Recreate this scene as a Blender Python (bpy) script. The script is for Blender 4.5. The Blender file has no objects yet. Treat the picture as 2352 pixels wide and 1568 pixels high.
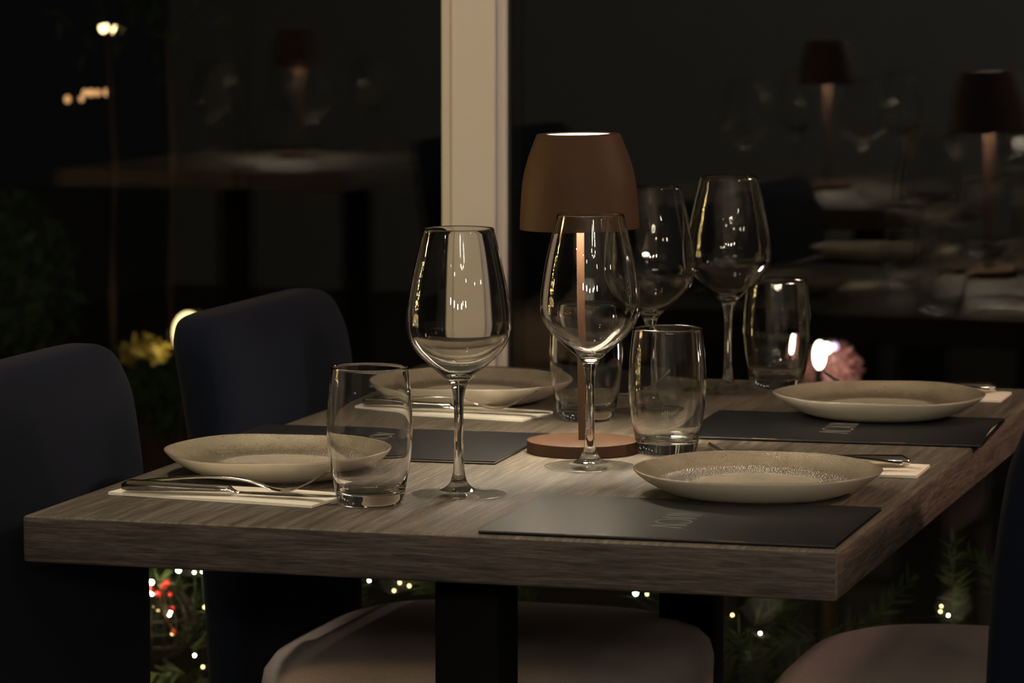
import bpy, bmesh, math, random
from mathutils import Vector, Matrix

random.seed(7)
SC = bpy.context.scene
COL = SC.collection

# ------------------------------------------------------------------ camera, world, exposure
TZ = 0.73                                   # table top height
cam_d = bpy.data.cameras.new('camera')
cam_d.sensor_width = 36.0
cam_d.lens = 130.73
cam_d.clip_start = 0.05
cam_d.clip_end = 100
cam_d.dof.use_dof = True
cam_d.dof.focus_distance = 3.28
cam_d.dof.aperture_fstop = 13.0
cam = bpy.data.objects.new('camera', cam_d)
COL.objects.link(cam)
cam.location = (0, 0, TZ + 0.4611)
cam.rotation_euler = (math.radians(90 - 5.859), 0, 0)
SC.camera = cam

w = bpy.data.worlds.new('night')
SC.world = w
w.use_nodes = True
w.node_tree.nodes['Background'].inputs[0].default_value = (0.35, 0.45, 0.7, 1)
w.node_tree.nodes['Background'].inputs[1].default_value = 0.0016

vs = SC.view_settings
vs.view_transform = 'Standard'
vs.look = 'None'
vs.exposure = 0.0
vs.gamma = 1.0
vs.use_curve_mapping = False
SC.cycles.max_bounces = 16
SC.cycles.transmission_bounces = 14
SC.cycles.transparent_max_bounces = 24
SC.cycles.glossy_bounces = 6
SC.cycles.blur_glossy = 0.3
SC.cycles.sample_clamp_indirect = 6.0

WARM = (1.0, 0.84, 0.61)
SOFT = (1.0, 0.86, 0.65)

# ------------------------------------------------------------------ frames of reference
YAW = 0.284681                              # the table is turned against the camera axis
AX = Vector((math.cos(YAW), -math.sin(YAW), 0))
AY = Vector((math.sin(YAW), math.cos(YAW), 0))
A0 = Vector((-0.40857, 3.07180, 0))
TW, TL, TT = 0.69096, 1.15453, 0.0394
def T(u, v, z=0.0):                         # table frame: u across, v towards the window, z above the top
    p = A0 + AX * u + AY * v
    return Vector((p.x, p.y, TZ + z))
WY = math.radians(17.943)                   # the room follows its window wall
RN = Vector((math.sin(WY), math.cos(WY), 0))
RT = Vector((math.cos(WY), -math.sin(WY), 0))
WD = 4.3405
def R(s, n, z=0.0):                         # room frame: s along the window, n towards it
    p = RT * s + RN * n
    return Vector((p.x, p.y, z))

# ------------------------------------------------------------------ materials
def mat(name):
    m = bpy.data.materials.new(name)
    m.use_nodes = True
    nt = m.node_tree
    b = nt.nodes['Principled BSDF']
    return m, nt, b
def N(nt, kind, **kw):
    n = nt.nodes.new(kind)
    for k, v in kw.items():
        setattr(n, k, v)
    return n
def L(nt, a, b):
    nt.links.new(a, b)
def setp(b, **kw):
    names = dict(color='Base Color', rough='Roughness', metal='Metallic', ior='IOR', trans='Transmission Weight',
                 coat='Coat Weight', coatr='Coat Roughness', spec='Specular IOR Level', sheen='Sheen Weight', emis='Emission Color', es='Emission Strength')
    for k, v in kw.items():
        if k in ('color', 'emis') and len(v) == 3:
            v = (*v, 1)
        b.inputs[names[k]].default_value = v
def coords(nt, scale=(1, 1, 1), rot=(0, 0, 0), which='Object'):
    tc = N(nt, 'ShaderNodeTexCoord')
    mp = N(nt, 'ShaderNodeMapping')
    mp.inputs['Scale'].default_value = scale
    mp.inputs['Rotation'].default_value = rot
    L(nt, tc.outputs[which], mp.inputs['Vector'])
    return mp.outputs['Vector']
def noise(nt, vec, scale, detail=4, rough=0.55, dist=0.0):
    n = N(nt, 'ShaderNodeTexNoise')
    n.inputs['Scale'].default_value = scale
    n.inputs['Detail'].default_value = detail
    n.inputs['Roughness'].default_value = rough
    n.inputs['Distortion'].default_value = dist
    L(nt, vec, n.inputs['Vector'])
    return n.outputs['Fac']
def ramp(nt, fac, stops):
    r = N(nt, 'ShaderNodeValToRGB')
    e = r.color_ramp.elements
    while len(e) < len(stops):
        e.new(0.5)
    for i, (p, c) in enumerate(stops):
        e[i].position = p
        e[i].color = (*c, 1) if len(c) == 3 else c
    L(nt, fac, r.inputs['Fac'])
    return r.outputs['Color']
def bump(nt, b, h, strength=0.2, dist=0.001):
    bp = N(nt, 'ShaderNodeBump')
    bp.inputs['Strength'].default_value = strength
    bp.inputs['Distance'].default_value = dist
    L(nt, h, bp.inputs['Height'])
    L(nt, bp.outputs['Normal'], b.inputs['Normal'])
    return bp
def mixc(nt, fac, a, b, mode='MIX'):
    m = N(nt, 'ShaderNodeMix', data_type='RGBA', blend_type=mode)
    for s, v in ((m.inputs['Factor'], fac), (m.inputs['A'], a), (m.inputs['B'], b)):
        if isinstance(v, (int, float)):
            s.default_value = v
        elif isinstance(v, tuple):
            s.default_value = (*v, 1) if len(v) == 3 else v
        else:
            L(nt, v, s)
    return m.outputs['Result']

def simple(name, color, rough=0.5, metal=0.0, **kw):
    m, nt, b = mat(name)
    setp(b, color=color, rough=rough, metal=metal, **kw)
    return m
def glow(name, color, strength):
    m, nt, b = mat(name)
    setp(b, color=(0.8, 0.8, 0.8), emis=color, es=strength, rough=0.6)
    return m

def wood(name, sc, dark, mid, light, rough=0.42, bs=0.35, spec=0.5):
    m, nt, b = mat(name)
    v = coords(nt, sc)
    n1 = noise(nt, v, 1.0, 6, 0.62, 0.4)
    v2 = coords(nt, tuple(x * 3.1 for x in sc))
    n2 = noise(nt, v2, 1.0, 5, 0.7, 0.2)
    c1 = ramp(nt, n1, [(0.28, dark), (0.5, mid), (0.74, light)])
    c2 = ramp(nt, n2, [(0.36, (0.36, 0.35, 0.33)), (0.62, (1.20, 1.18, 1.14))])
    c = mixc(nt, 0.75, c1, c2, 'MULTIPLY')
    L(nt, c, b.inputs['Base Color'])
    setp(b, rough=rough, spec=spec)
    bump(nt, b, n2, bs, 0.0012)
    return m
M = {}
D, MI, LI = (0.046, 0.038, 0.029), (0.108, 0.091, 0.070), (0.185, 0.160, 0.124)
M['wood_top'] = wood('grey_oak_top', (120, 5.5, 40), D, MI, LI, 0.52, 0.9)
M['wood_edge_x'] = wood('grey_oak_edge', (13, 60, 210), (0.036, 0.029, 0.027), (0.076, 0.061, 0.057), (0.125, 0.102, 0.095), 0.6, 0.3, 0.15)
M['wood_edge_y'] = wood('grey_oak_edge_long', (60, 13, 210), (0.058, 0.045, 0.039), (0.125, 0.097, 0.083), (0.20, 0.157, 0.132), 0.6, 0.3, 0.2)
M['floor'] = wood('dark_floor_boards', (1.2, 14, 8), (0.010, 0.008, 0.007), (0.018, 0.015, 0.012), (0.026, 0.022, 0.018), 0.55, 0.1, 0.2)
M['black_steel'] = simple('black_steel', (0.004, 0.004, 0.0045), 0.8, spec=0.08)
M['steel'] = simple('polished_steel', (0.72, 0.70, 0.66), 0.13, 1.0)
M['blade'] = simple('satin_blade_steel', (0.66, 0.64, 0.60), 0.25, 1.0)
M['frame'] = simple('cream_window_frame', (0.60, 0.575, 0.54), 0.5, spec=0.3)
M['seal'] = simple('dark_window_seal', (0.012, 0.012, 0.012), 0.7)
M['wall'] = simple('grey_plaster', (0.10, 0.105, 0.115), 0.9)
M['wall_dark'] = simple('charcoal_wall', (0.008, 0.009, 0.012), 0.85)
M['ceiling'] = simple('dark_ceiling', (0.10, 0.10, 0.10), 0.9)

def glass(name, tint=(1, 1, 1), ior=1.5):
    m, nt, b = mat(name)
    nt.nodes.remove(b)
    g = N(nt, 'ShaderNodeBsdfGlass')
    g.inputs['Color'].default_value = (*tint, 1)
    g.inputs['Roughness'].default_value = 0.0
    g.inputs['IOR'].default_value = ior
    L(nt, g.outputs[0], nt.nodes['Material Output'].inputs['Surface'])
    return m
M['glass'] = glass('clear_glass', (0.985, 0.985, 0.98))
def pane_mat():
    m, nt, b = mat('window_glass')
    nt.nodes.remove(b)
    f = N(nt, 'ShaderNodeFresnel'); f.inputs['IOR'].default_value = 1.52
    t = N(nt, 'ShaderNodeBsdfTransparent'); t.inputs['Color'].default_value = (0.97, 0.975, 0.97, 1)
    g = N(nt, 'ShaderNodeBsdfGlossy'); g.inputs['Roughness'].default_value = 0.0
    g.inputs['Color'].default_value = (1, 1, 1, 1)
    mx = N(nt, 'ShaderNodeMixShader')
    L(nt, f.outputs[0], mx.inputs[0]); L(nt, t.outputs[0], mx.inputs[1]); L(nt, g.outputs[0], mx.inputs[2])
    L(nt, mx.outputs[0], nt.nodes['Material Output'].inputs['Surface'])
    return m
M['pane'] = pane_mat()

def thin_mat():
    """thin clear glass: reflects at its outer faces only"""
    m = pane_mat(); m.name = 'thin_clear_glass'
    nt = m.node_tree
    mx = next(n for n in nt.nodes if n.type == 'MIX_SHADER'); fr = next(n for n in nt.nodes if n.type == 'FRESNEL')
    g = N(nt, 'ShaderNodeNewGeometry'); a = N(nt, 'ShaderNodeMath', operation='SUBTRACT'); a.inputs[0].default_value = 1.0
    b = N(nt, 'ShaderNodeMath', operation='MULTIPLY')
    L(nt, g.outputs['Backfacing'], a.inputs[1]); L(nt, a.outputs[0], b.inputs[0]); L(nt, fr.outputs[0], b.inputs[1]); L(nt, b.outputs[0], mx.inputs[0])
    return m
M['thin_glass'] = thin_mat()

def fabric(name, c1, c2, rough=0.95, sheen=0.02):
    m, nt, b = mat(name)
    n = noise(nt, coords(nt, (900, 900, 900)), 1.0, 2, 0.6)
    n2 = noise(nt, coords(nt, (9, 9, 9)), 1.0, 3, 0.5)
    c = ramp(nt, n, [(0.3, c1), (0.7, c2)])
    c = mixc(nt, 0.25, c, ramp(nt, n2, [(0.3, (0.7, 0.7, 0.7)), (0.7, (1.1, 1.1, 1.1))]), 'MULTIPLY')
    L(nt, c, b.inputs['Base Color'])
    setp(b, rough=rough, sheen=sheen, spec=0.04)
    bump(nt, b, n, 0.25, 0.0006)
    return m
M['navy'] = fabric('charcoal_navy_fabric', (0.0038, 0.0052, 0.0108), (0.0076, 0.0100, 0.0190))
M['taupe'] = fabric('taupe_seat_fabric', (0.28, 0.24, 0.24), (0.42, 0.36, 0.36))
M['leg_wood'] = simple('dark_chair_leg', (0.02, 0.015, 0.012), 0.5)

def linen():
    m, nt, b = mat('cream_paper_napkin')
    n = noise(nt, coords(nt, (400, 400, 400)), 1.0, 3)
    L(nt, ramp(nt, n, [(0.3, (0.74, 0.69, 0.58)), (0.7, (0.82, 0.77, 0.66))]), b.inputs['Base Color'])
    setp(b, rough=0.9, spec=0.2)
    bump(nt, b, n, 0.2, 0.0004)
    return m
M['napkin'] = linen()

def ceramic():
    m, nt, b = mat('speckled_taupe_glaze')
    tc = N(nt, 'ShaderNodeTexCoord')
    sx = N(nt, 'ShaderNodeSeparateXYZ'); L(nt, tc.outputs['Object'], sx.inputs[0])
    cx = N(nt, 'ShaderNodeCombineXYZ'); L(nt, sx.outputs[0], cx.inputs[0]); L(nt, sx.outputs[1], cx.inputs[1])
    ln = N(nt, 'ShaderNodeVectorMath', operation='LENGTH'); L(nt, cx.outputs[0], ln.inputs[0])
    wob = noise(nt, coords(nt, (55, 55, 55)), 1.0, 5, 0.7)
    ad = N(nt, 'ShaderNodeMath', operation='MULTIPLY_ADD'); L(nt, wob, ad.inputs[0]); ad.inputs[1].default_value = 0.010; L(nt, ln.outputs['Value'], ad.inputs[2])
    scl = N(nt, 'ShaderNodeMath', operation='MULTIPLY'); L(nt, ad.outputs[0], scl.inputs[0]); scl.inputs[1].default_value = 8.0
    # radius + wobble (about +0.011), times 8
    zone = ramp(nt, scl.outputs[0], [(0.0, (0.50, 0.455, 0.37)), (0.455, (0.48, 0.435, 0.345)), (0.50, (0.17, 0.146, 0.100)), (0.63, (0.155, 0.132, 0.090)), (0.73, (0.235, 0.204, 0.148)), (0.88, (0.275, 0.240, 0.180))])
    cloud = noise(nt, coords(nt, (28, 28, 28)), 1.0, 6, 0.65, 0.6)
    zone = mixc(nt, 0.55, zone, ramp(nt, cloud, [(0.32, (0.60, 0.57, 0.52)), (0.68, (1.22, 1.21, 1.18))]), 'MULTIPLY')
    sp = noise(nt, coords(nt, (330, 330, 330)), 1.0, 2, 0.5)
    fine = noise(nt, coords(nt, (520, 520, 520)), 1.0, 3, 0.6)
    grit = ramp(nt, fine, [(0.40, (0.38, 0.33, 0.27)), (0.56, (1.0, 1.0, 1.0)), (0.66, (1.9, 1.8, 1.6))])
    inring = ramp(nt, scl.outputs[0], [(0.45, (0, 0, 0)), (0.50, (1, 1, 1)), (0.66, (1, 1, 1)), (0.78, (0.15, 0.15, 0.15))])
    zone = mixc(nt, inring, zone, mixc(nt, 1.0, zone, grit, 'MULTIPLY'))
    spm = ramp(nt, sp, [(0.63, (0, 0, 0)), (0.72, (1, 1, 1))])
    col = mixc(nt, spm, zone, (0.13, 0.09, 0.055))
    L(nt, col, b.inputs['Base Color'])
    setp(b, rough=0.3, spec=0.5, coat=0.6, coatr=0.06)
    ring = ramp(nt, scl.outputs[0], [(0.45, (0.08, 0.08, 0.08)), (0.50, (1, 1, 1)), (0.64, (1, 1, 1)), (0.74, (0.12, 0.12, 0.12))])
    vo = N(nt, 'ShaderNodeTexVoronoi'); vo.inputs['Scale'].default_value = 620; L(nt, tc.outputs['Object'], vo.inputs['Vector'])
    mu = N(nt, 'ShaderNodeMath', operation='MULTIPLY'); L(nt, vo.outputs['Distance'], mu.inputs[0]); L(nt, ring, mu.inputs[1])
    bp = bump(nt, b, mu.outputs[0], 0.9, 0.0022)
    L(nt, bp.outputs['Normal'], b.inputs['Coat Normal'])
    return m
M['ceramic'] = ceramic()
M['under'] = simple('plain_cream_glaze', (0.66, 0.60, 0.49), 0.35)

def card():
    m, nt, b = mat('matt_black_card')
    n = noise(nt, coords(nt, (700, 700, 700)), 1.0, 2)
    L(nt, ramp(nt, n, [(0.3, (0.0045, 0.0050, 0.0066)), (0.7, (0.0070, 0.0076, 0.0098))]), b.inputs['Base Color'])
    setp(b, rough=0.43, spec=0.35)
    bump(nt, b, n, 0.05, 0.0003)
    return m
M['card'] = card()
M['page'] = simple('cream_menu_page', (0.62, 0.56, 0.45), 0.8)
M['ink'] = simple('silver_print', (0.17, 0.155, 0.14), 0.5, 0.2)
M['staple'] = simple('brass_staple', (0.75, 0.6, 0.32), 0.25, 1.0)

def copper():
    m, nt, b = mat('satin_copper_paint')
    n = noise(nt, coords(nt, (1500, 1500, 1500)), 1.0, 2)
    L(nt, ramp(nt, n, [(0.3, (0.045, 0.0205, 0.0100)), (0.7, (0.058, 0.0265, 0.0130))]), b.inputs['Base Color'])
    setp(b, rough=0.62, spec=0.22)
    bump(nt, b, n, 0.15, 0.0003)
    return m
M['copper'] = copper()
M['shade_in'] = simple('white_shade_lining', (0.85, 0.82, 0.76), 0.6)
M['led'] = glow('lamp_led_diffuser', SOFT, 45.0)  # emission stands for light coming off the white lining
M['led_top'] = glow('lamp_top_diffuser', (1.0, 0.88, 0.70), 6.0)

# ------------------------------------------------------------------ mesh helpers
def link_mesh(name, bm, m, parent=None, smooth=40, recalc=True):
    if recalc:
        bmesh.ops.recalc_face_normals(bm, faces=bm.faces[:])
    me = bpy.data.meshes.new(name)
    bm.to_mesh(me); bm.free()
    ms = m if isinstance(m, (list, tuple)) else [m]
    for x in ms:
        me.materials.append(x)
    if smooth is not None:
        for p in me.polygons:
            p.use_smooth = True
        me.set_sharp_from_angle(angle=math.radians(smooth))
    o = bpy.data.objects.new(name, me)
    COL.objects.link(o)
    if ms[0].name == 'clear_glass': o.cycles.is_caustics_caster = True
    if name in ('tabletop', 'dish', 'napkin', 'front_cover'): o.cycles.is_caustics_receiver = True
    if parent is not None:
        o.parent = parent
    return o
def tag(o, label=None, cat=None, group=None, kind=None):
    if label: o['label'] = label
    if cat: o['category'] = cat
    if group: o['group'] = group
    if kind: o['kind'] = kind
    return o
def empty(name, loc=(0, 0, 0), rz=0.0, label=None, cat=None, group=None):
    o = bpy.data.objects.new(name, None)
    o.empty_display_size = 0.05
    COL.objects.link(o)
    o.location = loc
    o.rotation_euler = (0, 0, rz)
    return tag(o, label, cat, group)
def copy_tree(o, loc=None, rz=None, label=None, group=None):
    def cp(x, par):
        c = x.copy(); COL.objects.link(c)
        if par is not None:
            c.parent = par
        for ch in kids.get(x, []):
            cp(ch, c)
        return c
    kids = {}
    for x in bpy.data.objects:
        if x.parent is not None:
            kids.setdefault(x.parent, []).append(x)
    c = cp(o, None)
    if loc is not None: c.location = loc
    if rz is not None: c.rotation_euler = (0, 0, rz)
    if label: c['label'] = label
    if group: c['group'] = group
    return c
def spline(pts, n=6):
    P = [Vector((*p, 0)) if len(p) == 2 else Vector(p) for p in pts]
    out = []
    for i in range(len(P) - 1):
        p0, p1, p2, p3 = P[max(i - 1, 0)], P[i], P[i + 1], P[min(i + 2, len(P) - 1)]
        for k in range(n):
            t = k / n
            out.append(0.5 * ((2 * p1) + (-p0 + p2) * t + (2 * p0 - 5 * p1 + 4 * p2 - p3) * t * t + (-p0 + 3 * p1 - 3 * p2 + p3) * t ** 3))
    out.append(P[-1])
    return out
def lathe(bm, prof, seg=64, wob=None, z0=0.0):
    """prof: (r, z) going up the outside, over the rim and down the inside: faces look outwards."""
    rings = []
    for p in prof:
        r, z = p[0], p[1]
        if r < 1e-6:
            rings.append([bm.verts.new((0, 0, z + z0))])
        else:
            ring = []
            for j in range(seg):
                a = 2 * math.pi * j / seg
                rr, zz = (r, z) if wob is None else wob(r, z, a)
                ring.append(bm.verts.new((rr * math.cos(a), rr * math.sin(a), zz + z0)))
            rings.append(ring)
    for A, B in zip(rings, rings[1:]):
        for j in range(seg):
            k = (j + 1) % seg
            if len(A) == 1 and len(B) == 1:
                continue
            if len(A) == 1:
                bm.faces.new((A[0], B[k], B[j]))
            elif len(B) == 1:
                bm.faces.new((A[j], A[k], B[0]))
            else:
                bm.faces.new((A[j], A[k], B[k], B[j]))
    return bm
def box(bm, lo, hi, bev=0.0, seg=2):
    r = bmesh.ops.create_cube(bm, size=1.0)
    vs_ = r['verts']
    for v in vs_:
        for i in range(3):
            v.co[i] = lo[i] if v.co[i] < 0 else hi[i]
    if bev > 0:
        es = list({e for v in vs_ for e in v.link_edges})
        bmesh.ops.bevel(bm, geom=es, offset=bev, segments=seg, profile=0.5, affect='EDGES')
    return bm
def BM():
    return bmesh.new()
def tube(bm, pts, rad, seg=8, caps=True):
    P = [Vector(p) for p in pts]
    rads = rad if isinstance(rad, (list, tuple)) else [rad] * len(P)
    rings = []
    up = Vector((0, 0, 1))
    for i, p in enumerate(P):
        d = (P[min(i + 1, len(P) - 1)] - P[max(i - 1, 0)]).normalized()
        x = d.cross(up)
        if x.length < 1e-4: x = d.cross(Vector((1, 0, 0)))
        x.normalize(); y = x.cross(d).normalized()
        rings.append([bm.verts.new(p + (x * math.cos(2 * math.pi * j / seg) + y * math.sin(2 * math.pi * j / seg)) * rads[i]) for j in range(seg)])
    for A, B in zip(rings, rings[1:]):
        for j in range(seg):
            k = (j + 1) % seg
            bm.faces.new((A[j], A[k], B[k], B[j]))
    if caps:
        bm.faces.new(rings[0]); bm.faces.new(rings[-1][::-1])
    return bm
def ball(bm, c, r, u=10, v=6, sc=(1, 1, 1)):
    bmesh.ops.create_uvsphere(bm, u_segments=u, v_segments=v, radius=1.0,
        matrix=Matrix.Translation(c) @ Matrix.Diagonal((r * sc[0], r * sc[1], r * sc[2], 1)))
    return bm
def loft(bm, sections):
    """closed loops of equal length, capped at both ends"""
    rings = [[bm.verts.new(p) for p in s] for s in sections]
    n = len(rings[0])
    for A, B in zip(rings, rings[1:]):
        for j in range(n):
            k = (j + 1) % n
            bm.faces.new((A[j], A[k], B[k], B[j]))
    bm.faces.new(rings[0][::-1]); bm.faces.new(rings[-1])
    return bm
def srect(cx, cy, hx, hy, z, n=32, e=4.0):
    out = []
    for j in range(n):
        a = 2 * math.pi * j / n
        c, s = math.cos(a), math.sin(a)
        out.append((cx + hx * math.copysign(abs(c) ** (2 / e), c), cy + hy * math.copysign(abs(s) ** (2 / e), s), z))
    return out

# ------------------------------------------------------------------ the room shell
def slab(name, corners, thick, m, kind='structure'):
    """a vertical or level slab: corners counter-clockwise seen from inside, thick goes outwards"""
    bm = BM()
    c = [Vector(p) for p in corners]
    nrm = (c[1] - c[0]).cross(c[2] - c[0]).normalized()
    a = [bm.verts.new(p) for p in c]
    b = [bm.verts.new(p - nrm * thick) for p in c]
    bm.faces.new(a); bm.faces.new(b[::-1])
    for i in range(4):
        j = (i + 1) % 4
        bm.faces.new((a[j], a[i], b[i], b[j]))
    return tag(link_mesh(name, bm, m, smooth=None), kind=kind)
SL, SR, NB, HZ = -5.4, 3.6, -4.0, 2.7
slab('floor', [R(SL, NB), R(SR, NB), R(SR, WD), R(SL, WD)], 0.1, M['floor'])
slab('ceiling', [R(SL, WD, HZ), R(SR, WD, HZ), R(SR, NB, HZ), R(SL, NB, HZ)], 0.1, M['ceiling'])
slab('wall_back', [R(SR, NB), R(SL, NB), R(SL, NB, HZ), R(SR, NB, HZ)][::-1], 0.1, M['wall'])
slab('wall_left', [R(SL, NB), R(SL, WD), R(SL, WD, HZ), R(SL, NB, HZ)], 0.1, M['wall_dark'])
slab('wall_right', [R(SR, WD), R(SR, NB), R(SR, NB, HZ), R(SR, WD, HZ)], 0.1, M['wall'])

MS = -1.4555                                # the mullion's place along the window
def wbox(bm, s0, s1, n0, n1, z0, z1):       # a box in room axes
    vs_ = [bm.verts.new(R(s, n, z)) for z in (z0, z1) for (s, n) in ((s0, n0), (s1, n0), (s1, n1), (s0, n1))]
    for f in ((0, 3, 2, 1), (4, 5, 6, 7), (0, 1, 5, 4), (1, 2, 6, 5), (2, 3, 7, 6), (3, 0, 4, 7)):
        bm.faces.new([vs_[i] for i in f])
    return bm
def mullion(name, s):
    # plan of the bar: raised middle, a groove and a lower bead on either side
    f = WD - 0.022
    plan = [(-.030, WD + .03), (-.030, WD - .0005), (-.0362, WD - .001), (-.0362, f + .008), (-.0342, f + .006), (-.0250, f + .006), (-.0242, f + .0095), (-.0226, f + .0095), (-.0216, f + .002), (-.0196, f),
            (.0325, f), (.0345, f + .002), (.0345, f + .0095), (.0362, f + .0095), (.0368, f + .006), (.0438, f + .006), (.0458, f + .008), (.0458, WD - .001), (.030, WD - .0005), (.030, WD + .03)]
    bm = BM()
    lo = [bm.verts.new(R(s + a, b, 0.0)) for a, b in plan]
    hi = [bm.verts.new(R(s + a, b, HZ)) for a, b in plan]
    n = len(plan)
    for i in range(n):
        j = (i + 1) % n
        bm.faces.new((lo[i], lo[j], hi[j], hi[i]))
    bm.faces.new(lo[::-1]); bm.faces.new(hi)
    return tag(link_mesh(name, bm, M['frame'], smooth=None), kind='structure')
mullion('trim_1', MS)
mullion('trim_2', MS - 1.9)
mullion('trim_3', MS + 1.9)
for i, (a, b) in enumerate(((MS - 1.9, MS), (MS, MS + 1.9))):
    wi = tag(empty('window_%d' % (i + 1), R((a + b) / 2, WD, 0.0)), kind='structure')
    inv = Matrix.Translation(-wi.location)
    for q, (nn, nm) in enumerate(((WD, 'pane'), (WD + 0.024, 'pane'))):
        bm = wbox(BM(), a + .032, b - .032, nn, nn + .004, .13, HZ - .06)
        o = link_mesh(nm, bm, M['pane'], wi, smooth=None); o.matrix_parent_inverse = inv
    bm = BM()
    wbox(bm, a + .046, b - .037, WD - .012, WD + .04, .0, .13)
    wbox(bm, a + .046, b - .037, WD - .012, WD + .04, HZ - .06, HZ)
    o = link_mesh('rail', bm, M['frame'], wi, smooth=None); o.matrix_parent_inverse = inv
    bm = BM()
    for s0, s1 in ((a + .0459, a + .0489), (b - .0395, b - .0365)):
        wbox(bm, s0, s1, WD - .004, WD - .0005, .13, HZ - .06)
    o = link_mesh('seal', bm, M['seal'], wi, smooth=None); o.matrix_parent_inverse = inv
for nm, a, b in (('wall_window_left', SL, MS - 1.9 - .041), ('wall_window_right', MS + 1.9 + .044, SR)):
    tag(link_mesh(nm, wbox(BM(), a, b, WD, WD + .1, 0, HZ), M['wall_dark'], smooth=None), kind='structure')

# ------------------------------------------------------------------ ceiling lights
def spot_fixture(s, n, aim, power, label, angle=60, blend=0.6, color=WARM, disc=110.0, rad=0.035):
    p = R(s, n, HZ)
    e = empty('ceiling_spotlight', p, 0, label, 'spotlight', 'ceiling spotlights')
    bm = BM(); lathe(bm, [(0, 0), (.055, 0), (.055, -.012), (.046, -.016), (.046, -.004), (0, -.004)][::-1], 32)
    link_mesh('housing', bm, M['black_steel'], e)
    bm = BM(); lathe(bm, [(0, -.0135), (.036, -.0135), (.036, -.006), (0, -.006)], 24)
    link_mesh('lens', bm, glow('spot_lens', color, disc), e)
    ld = bpy.data.lights.new('spot_beam', 'SPOT')
    ld.energy = power; ld.color = color; ld.spot_size = math.radians(angle); ld.spot_blend = blend; ld.shadow_soft_size = rad
    lo = bpy.data.objects.new('spot_beam', ld); COL.objects.link(lo); lo.parent = e
    lo.location = (0, 0, -0.055)
    d = (Vector(aim) - (p + Vector((0, 0, -.055))))
    lo.rotation_euler = d.to_track_quat('-Z', 'Y').to_euler()
    return e
def rsn(p):                                 # a point's place in room axes
    return p.dot(RT), p.dot(RN)
spot_fixture(*rsn(T(-.10, -.12)), T(.06, .10), 60, 'ceiling spotlight over the near left corner of the table', 38)
spot_fixture(*rsn(T(.02, .62)), T(.10, .80), 5, 'ceiling spotlight over the far left plate', 45)
spot_fixture(-1.75, 3.45, R(MS + .02, WD, 1.35), 13, 'ceiling spotlight nearest the cream window post', 36)
spot_fixture(-2.9, -1.2, R(-4.0, NB, .8), 80, 'ceiling spotlight near the grey back wall', 100)
spot_fixture(-1.2, -1.6, R(-2.6, NB, .8), 72, 'ceiling spotlight second along the grey back wall', 100)
spot_fixture(*rsn(T(.9, -2.2)), T(.3, .6), 8, 'ceiling spotlight behind the camera over the aisle', 50)

glint_glow = glow('pendant_globe_glow', SOFT, 65)  # unseen small pendants, added for glints on the glasses
def pendant(x, y, z, label, gm, r=.065):
    e = empty('pendant_light', (x, y, z), 0, label, 'pendant light', 'globe pendants')
    bm = BM(); ball(bm, (0, 0, 0), r, 20, 14); link_mesh('globe', bm, gm, e)
    bm = BM(); lathe(bm, [(0, r - .02), (.02, r - .02), (.02, .085), (0, .085)], 20); tube(bm, [(0, 0, .085), (0, 0, HZ - z)], .003, 6); link_mesh('cord', bm, M['black_steel'], e)
for x, y, z, lab in ((1.75, 3.1, 2.05, 'globe pendant right of the table, nearest the window'), (1.55, 2.25, 1.90, 'globe pendant right of the table, second from the window'),
                     (1.60, 1.35, 2.0, 'globe pendant right of the table, third from the window'), (0.95, 0.35, 1.85, 'globe pendant beside the camera on its right'),
                     (-0.55, 0.15, 2.0, 'globe pendant behind the camera on its left'),
                     (2.05, 1.85, 1.55, 'low globe pendant right of the table, beside the right wall'), (2.2, .60, 1.85, 'globe pendant at the right wall behind the camera'),
                     (0.62, -.35, 1.60, 'low globe pendant behind the camera, right of the aisle')):
    pendant(x, y, z, lab, glint_glow, .036)
pendant(1.64, 3.30, 1.70, 'amber globe pendant right of the table beside the window', glow('amber_globe_glow', (1.0, 0.62, 0.46), 240))  # unseen, added to warm the table's right edge
front_fill_glow = glow('bar_globe_glow', SOFT, 190)  # unseen row of globes added as low frontal fill
for k, (x, y, z) in enumerate(((-1.25, -.70, 1.72), (-.70, -1.05, 1.72), (-.12, -1.40, 1.72), (.55, -1.30, 1.72), (1.25, -1.00, 1.72))):
    pendant(x, y, z, '%s globe pendant of the low row over the bar behind the camera' % ['first', 'second', 'third', 'fourth', 'fifth'][k], front_fill_glow)

ch = empty('ring_chandelier', R(0.15, 0.9, 1.95), 0, 'black ring chandelier with eight small bulbs hanging over the aisle', 'chandelier')
bm = BM()
tube(bm, [(.22 * math.cos(a), .22 * math.sin(a), 0) for a in [2 * math.pi * k / 40 for k in range(41)]], .006, 8, False)
link_mesh('ring', bm, M['black_steel'], ch)
bm = BM(); tube(bm, [(0, 0, .22), (0, 0, HZ - 1.95)], .004, 8)
for k in range(4):
    a = math.pi / 2 * k
    tube(bm, [(.22 * math.cos(a), .22 * math.sin(a), 0), (0, 0, .22)], .0025, 6)
link_mesh('cable', bm, M['black_steel'], ch)
bulbm = glow('chandelier_bulb', SOFT, 190)
for k in range(8):
    a = 2 * math.pi * k / 8
    bm = BM(); ball(bm, (.22 * math.cos(a), .22 * math.sin(a), -.03), .018, 12, 8)
    link_mesh('bulb', bm, bulbm, ch)

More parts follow.
